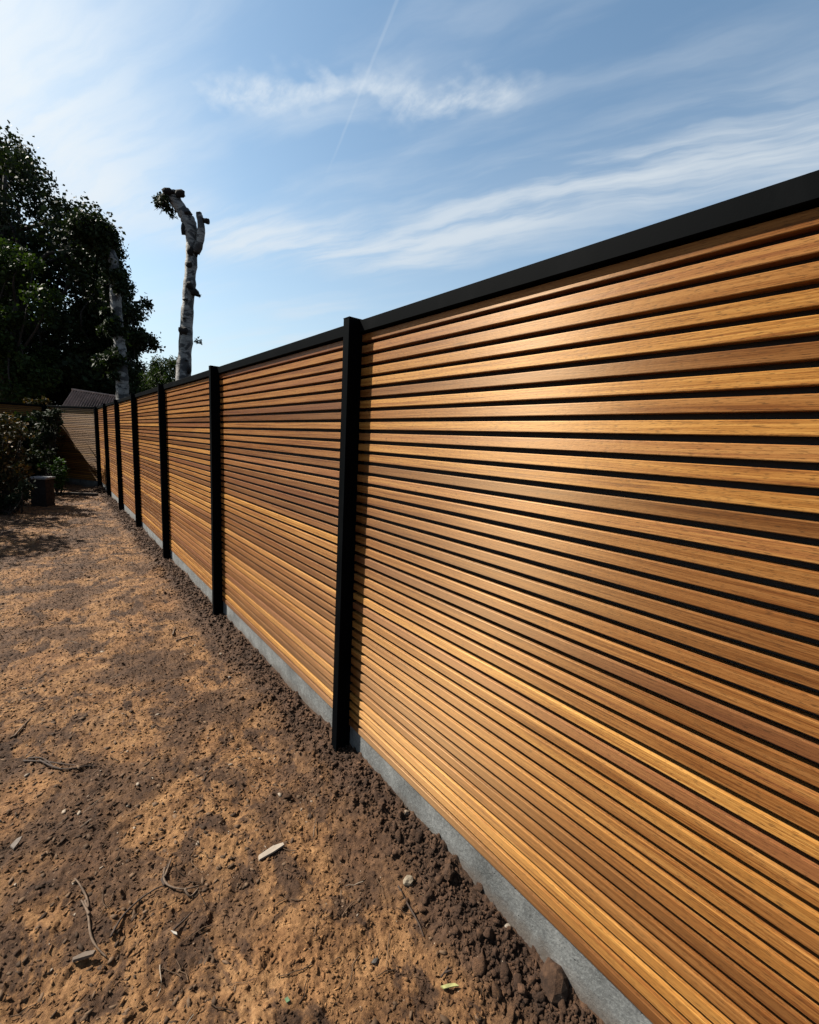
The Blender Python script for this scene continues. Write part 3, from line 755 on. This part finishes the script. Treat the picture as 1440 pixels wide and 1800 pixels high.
def flakes(name, x, y, size, mat_):
    "thin angular five-cornered flakes, tilted a little"
    n = len(x); k = 5; th = (np.arange(k)/k*2*np.pi)[None]+rng.normal(0, .28, (n, k)); r = rng.uniform(.55, 1.1, (n, k))
    el = rng.uniform(.28, .65, n)[:, None]; X = np.cos(th)*r*size[:, None]; Y = np.sin(th)*r*size[:, None]*el
    a = rng.random(n)*6.283; tl = rng.normal(0, .17, n); tm = rng.normal(0, .14, n)
    Z = X*np.sin(tl)[:, None]+Y*np.sin(tm)[:, None]
    Xr = X*np.cos(a)[:, None]-Y*np.sin(a)[:, None]; Yr = X*np.sin(a)[:, None]+Y*np.cos(a)[:, None]
    z0 = ground_h(x, y)+.0010; t = size[:, None]*.09+.0006
    top = np.stack([Xr+x[:, None], Yr+y[:, None], Z+z0[:, None]+t], -1); bot = top.copy(); bot[..., 2] -= 2*t
    V = np.concatenate([top, bot], 1).reshape(-1, 3); b = (np.arange(n)*2*k)[:, None, None]
    tri = [(0, 1, 2), (0, 2, 3), (0, 3, 4)]
    for i in range(k): q = (i+1) % k; tri += [(i, i+k, q+k), (i, q+k, q)]
    F = (np.array(tri)[None]+b).reshape(-1, 3)
    o = link(name, mesh_np(name, V, F), None, mat_); o['kind'] = 'stuff'; return o
o = flakes('bark_chips', x, y, .005+.014*rng.random(n)**1.8, CHIP)
tag(o, 'dry flakes of bark and leaf litter lying over the soil', 'litter')
n = 24000; y = near_y(n, .35, 10, 1.8); x = -.04-rng.random(n)*1.8
o = flakes('soil_flakes', x, y, (.004+.010*rng.random(n)**2.2), CLOD)
tag(o, 'crusty flakes of dried soil broken up over the trodden ground', 'soil')
def twig_stuff():
    parts = []
    for k in range(420):
        y = .5+6.5*random.random()**1.5; x = -.1-1.6*random.random(); L = random.uniform(.02, .10); a = random.uniform(0, 6.28); 
        n_ = 5; pts = []
        for i in range(n_):
            s_ = (i/(n_-1)-.5)*L; xx = x+math.cos(a)*s_+random.gauss(0, L*.04); yy = y+math.sin(a)*s_+random.gauss(0, L*.04)
            pts.append((xx, yy, float(ground_h(xx, yy))+.004+random.random()*.003))
        parts.append(tube(pts, np.linspace(.0016, .0008, n_)*random.uniform(.7, 1.5), 4, 0, False))
    V, F = join_vf(parts); o = link('dry_stalks', mesh_vf('dry_stalks', V, F), None, CHIP); tag(o, 'short dry stalks and rootlets scattered over the bare soil', 'litter', kind='stuff')
twig_stuff()

TWIG = plain('dry_grey_brown_twig', (.085, .056, .036), .85, .4, 60, .001)
DTWIG = plain('dark_twig', (.030, .018, .012), .85, .4, 60, .001)
def gp(px, py, lift=.0, z=-.155):
    "ground point under a photo pixel"
    v = fw+(px-720)/780*RT-(py-900)/780*UP
    for _ in range(3):
        t = (z-CAMP[2])/v[2]; p = CAMP+t*v; z = float(ground_h(p[0], p[1]))
    return np.array([p[0], p[1], z+lift])
def twig(label, lines, r=.003, m=TWIG, cat='twig', lift=.006):
    b = gp(*lines[0][0]); parts = []
    for ln in lines:
        pts = spline([gp(*q, lift=lift+random.uniform(0, .004)) for q in ln], 4*len(ln))-b
        parts.append(tube(pts, np.linspace(r, r*.45, len(pts))*(1+.1*rng.standard_normal(len(pts))), 6))
    V, F = join_vf(parts); o = link('twig', mesh_vf('twig', V, F), None, m); o.location = tuple(b); tag(o, label, cat)
twig('forked pale twig curving down towards the bottom left of the bare soil', [[(150, 1588), (155, 1610), (160, 1650), (172, 1675), (188, 1686)], [(155, 1600), (152, 1580), (140, 1558), (132, 1548)], [(157, 1612), (147, 1592), (143, 1587)]], .0042)
twig('long curved dark twig arching from lower left up to the forked stem', [[(195, 1650), (215, 1615), (245, 1585), (275, 1565), (290, 1560)], [(290, 1560), (285, 1545), (300, 1515)]], .0038, DTWIG)
twig('hooked brown twig with a raised tip beside the long arching one', [[(290, 1530), (288, 1548), (300, 1562), (325, 1567), (352, 1560)], [(325, 1567), (335, 1578), (350, 1562)], [(290, 1545), (302, 1512)]], .0042, TWIG)
twig('bundle of thin dark twigs lying flat near the left edge', [[(42, 1338), (80, 1342), (120, 1346), (170, 1350)], [(50, 1336), (75, 1338), (95, 1350)], [(70, 1342), (110, 1354), (168, 1346)]], .004, DTWIG)
twig('short straight twig leaning beside the first bundle, at the left edge', [[(25, 1297), (40, 1280), (57, 1262)]], .0045)
twig('small bent twig above the pale wood splinter', [[(358, 1375), (364, 1362), (370, 1352)]], .003, DTWIG)
twig('thin upright stalk between the splinter and the fence', [[(551, 1475), (553, 1458), (555, 1445)]], .0025)
twig('tiny pale stick in front of the second fence post', [[(304, 1118), (306, 1110), (308, 1103)]], .006)
twig('brown stick lying near the foot of the second fence post', [[(310, 1128), (330, 1122), (345, 1119)]], .007, DTWIG)
twig('dark root pointing down right near the yellow leaf', [[(700, 1560), (715, 1590), (735, 1625), (745, 1650)]], .0035, DTWIG)
twig('dark forked root in the lower middle soil', [[(775, 1722), (785, 1708), (788, 1700)], [(782, 1713), (795, 1709)]], .003, DTWIG)
twig('short thick twig lying left of the arching twigs', [[(306, 1638), (322, 1622), (335, 1608)]], .0045, DTWIG)
twig('fine dead grass stems standing in the soil against the concrete base', [[(868, 1600), (864, 1575), (858, 1545)], [(878, 1603), (870, 1575), (862, 1550)]], .0008, DTWIG, 'grass stems', .004)

def chip(name, label, cat, pts, thick, m, lift=.004):
    "thin flat piece with the outline given on the ground"
    P = [gp(*q) for q in pts]; c = sum(P)/len(P); z = max(p[2] for p in P)+lift
    bm = bmesh.new(); a = [bm.verts.new((p[0]-c[0], p[1]-c[1], 0)) for p in P]; 
    f = bm.faces.new(a); r_ = bmesh.ops.extrude_face_region(bm, geom=[f]); 
    vs = [e for e in r_['geom'] if isinstance(e, bmesh.types.BMVert)]
    for v in vs: v.co.z += thick; v.co.x *= .94; v.co.y *= .94
    o = link(name, mesh_bm(name, bm), None, m); o.location = (c[0], c[1], z); o.rotation_euler = (random.gauss(0, .05), random.gauss(0, .05), 0); tag(o, label, cat)
    return o
chip('wood_splinter', 'pale flat wood splinter lying on the soil left of the fence base', 'wood chip', [(454, 1508), (455, 1515), (480, 1503), (501, 1491), (499, 1485), (480, 1492)], .006, plain('pale_raw_wood', (.20, .165, .13), .7, .15, 50))
chip('wood_splinter', 'grey-brown flat splinter at the lower left below the forked twig', 'wood chip', [(127, 1690), (128, 1697), (165, 1690), (170, 1681), (150, 1682)], .008, plain('grey_wood', (.085, .062, .045), .8, .2, 50))
chip('fallen_leaf', 'curled yellow-green leaf with a white edge at the bottom of the soil', 'leaf', [(774, 1738), (780, 1744), (795, 1743), (808, 1738), (800, 1734), (786, 1735)], .003, plain('yellow_green_leaf', (.19, .19, .075), .5, .3, 60), .006)
chip('white_flake', 'small white flake among the crumbs left of centre', 'flake', [(300, 1638), (305, 1644), (312, 1648), (311, 1642)], .003, plain('white_flake', (.24, .22, .19), .7, .1))
chip('stone_flake', 'pale grey flake of stone near the left edge', 'stone', [(18, 1494), (24, 1496), (36, 1484), (40, 1477), (30, 1482)], .004, plain('grey_stone_flake', (.11, .09, .075), .8, .2))
chip('green_scrap', 'tiny green leaf scrap near the bottom centre left', 'leaf', [(500, 1759), (504, 1766), (510, 1762), (506, 1756)], .002, plain('green_scrap', (.05, .10, .045), .6, .2), .004)
def stone(name, label, px, py, r, sq, seed, m, cat='stone', sink=.25, amp=.16):
    p = gp(px, py); bm = lump((0, 0, 0), r, sq, seed, amp=amp)
    for v in bm.verts:       # knock flats into it
        for q in range(5):
            nrm = Vector((math.sin(seed+q*2.1), math.cos(seed*1.3+q*1.7), .4+.5*math.sin(q+seed))).normalized(); dd = v.co.dot(nrm)-r*.72
            if dd > 0: v.co -= nrm*dd*.85
    o = link(name, mesh_bm(name, bm), None, m); o.location = (p[0], p[1], p[2]+r*sq[2]*(1-2*sink)); o.rotation_euler = (0, 0, seed*1.1); tag(o, label, cat)
STN = plain('tan_stone', (.11, .08, .055), .8, .3, 60, .002); STW = plain('whitish_stone', (.17, .14, .11), .75, .2, 50, .002); CL2 = soil_mat('clay_lump')
stone('stone', 'broken stone with a whitish edge set in the soil midway to the fence', 718, 1552, .022, (1, .8, .7), 3, plain('buff_broken_stone', (.12, .095, .065), .8, .4, 40, .002))
stone('stone', 'whitish pebble resting against the concrete base', 893, 1632, .012, (1.1, .8, .6), 5, STW)
stone('stone', 'tan stone wedged on the heap below the first post', 715, 1430, .016, (1.3, .8, .6), 8, STN)
stone('soil_clod', 'big smooth lump of clay against the concrete base at the bottom', 975, 1735, .050, (1.1, .85, .8), 9, CL2, 'clod', .3, .10)
stone('soil_clod', 'rounded brown clod, second of the large ones up along the base', 790, 1530, .026, (1.2, .8, .7), 12, CL2, 'clod')
stone('soil_clod', 'reddish block-shaped clod against the concrete beside the dead grass stems', 846, 1563, .022, (1, .8, .9), 14, CL2, 'clod')
stone('stone', 'small white pebble at the far side of the trodden soil', 404, 1192, .011, (1, 1, .7), 15, STW)
stone('stone', 'pale chip of stone lying just left of the heap by the second bay', 388, 1150, .014, (1.3, .7, .5), 16, STN)
stone('stone', 'dark grey pebble left of the yellow leaf', 660, 1692, .010, (.8, 1.3, .8), 18, plain('dark_pebble', (.035, .03, .025), .7, .3))

# ------------------------------------------------------------------ one overall albedo trim for the chosen exposure
for m_ in bpy.data.materials:
    if not m_.use_nodes: continue
    T_ = NT(m_.node_tree)
    for nd in [q for q in T_.n if q.type == 'BSDF_PRINCIPLED']:
        k = {'oiled_hardwood': .92, 'dry_brown_soil': .90, 'crumbled_soil': 1.05, 'clay_lump': .9}.get(m_.name, .76); soc = nd.inputs['Base Color']
        if soc.is_linked: T_.put(soc, T_.mix(1.0, soc.links[0].from_socket, (k, k, k), 'MULTIPLY'))
        else: soc.default_value = tuple(c_*k for c_ in soc.default_value[:3])+(1,)
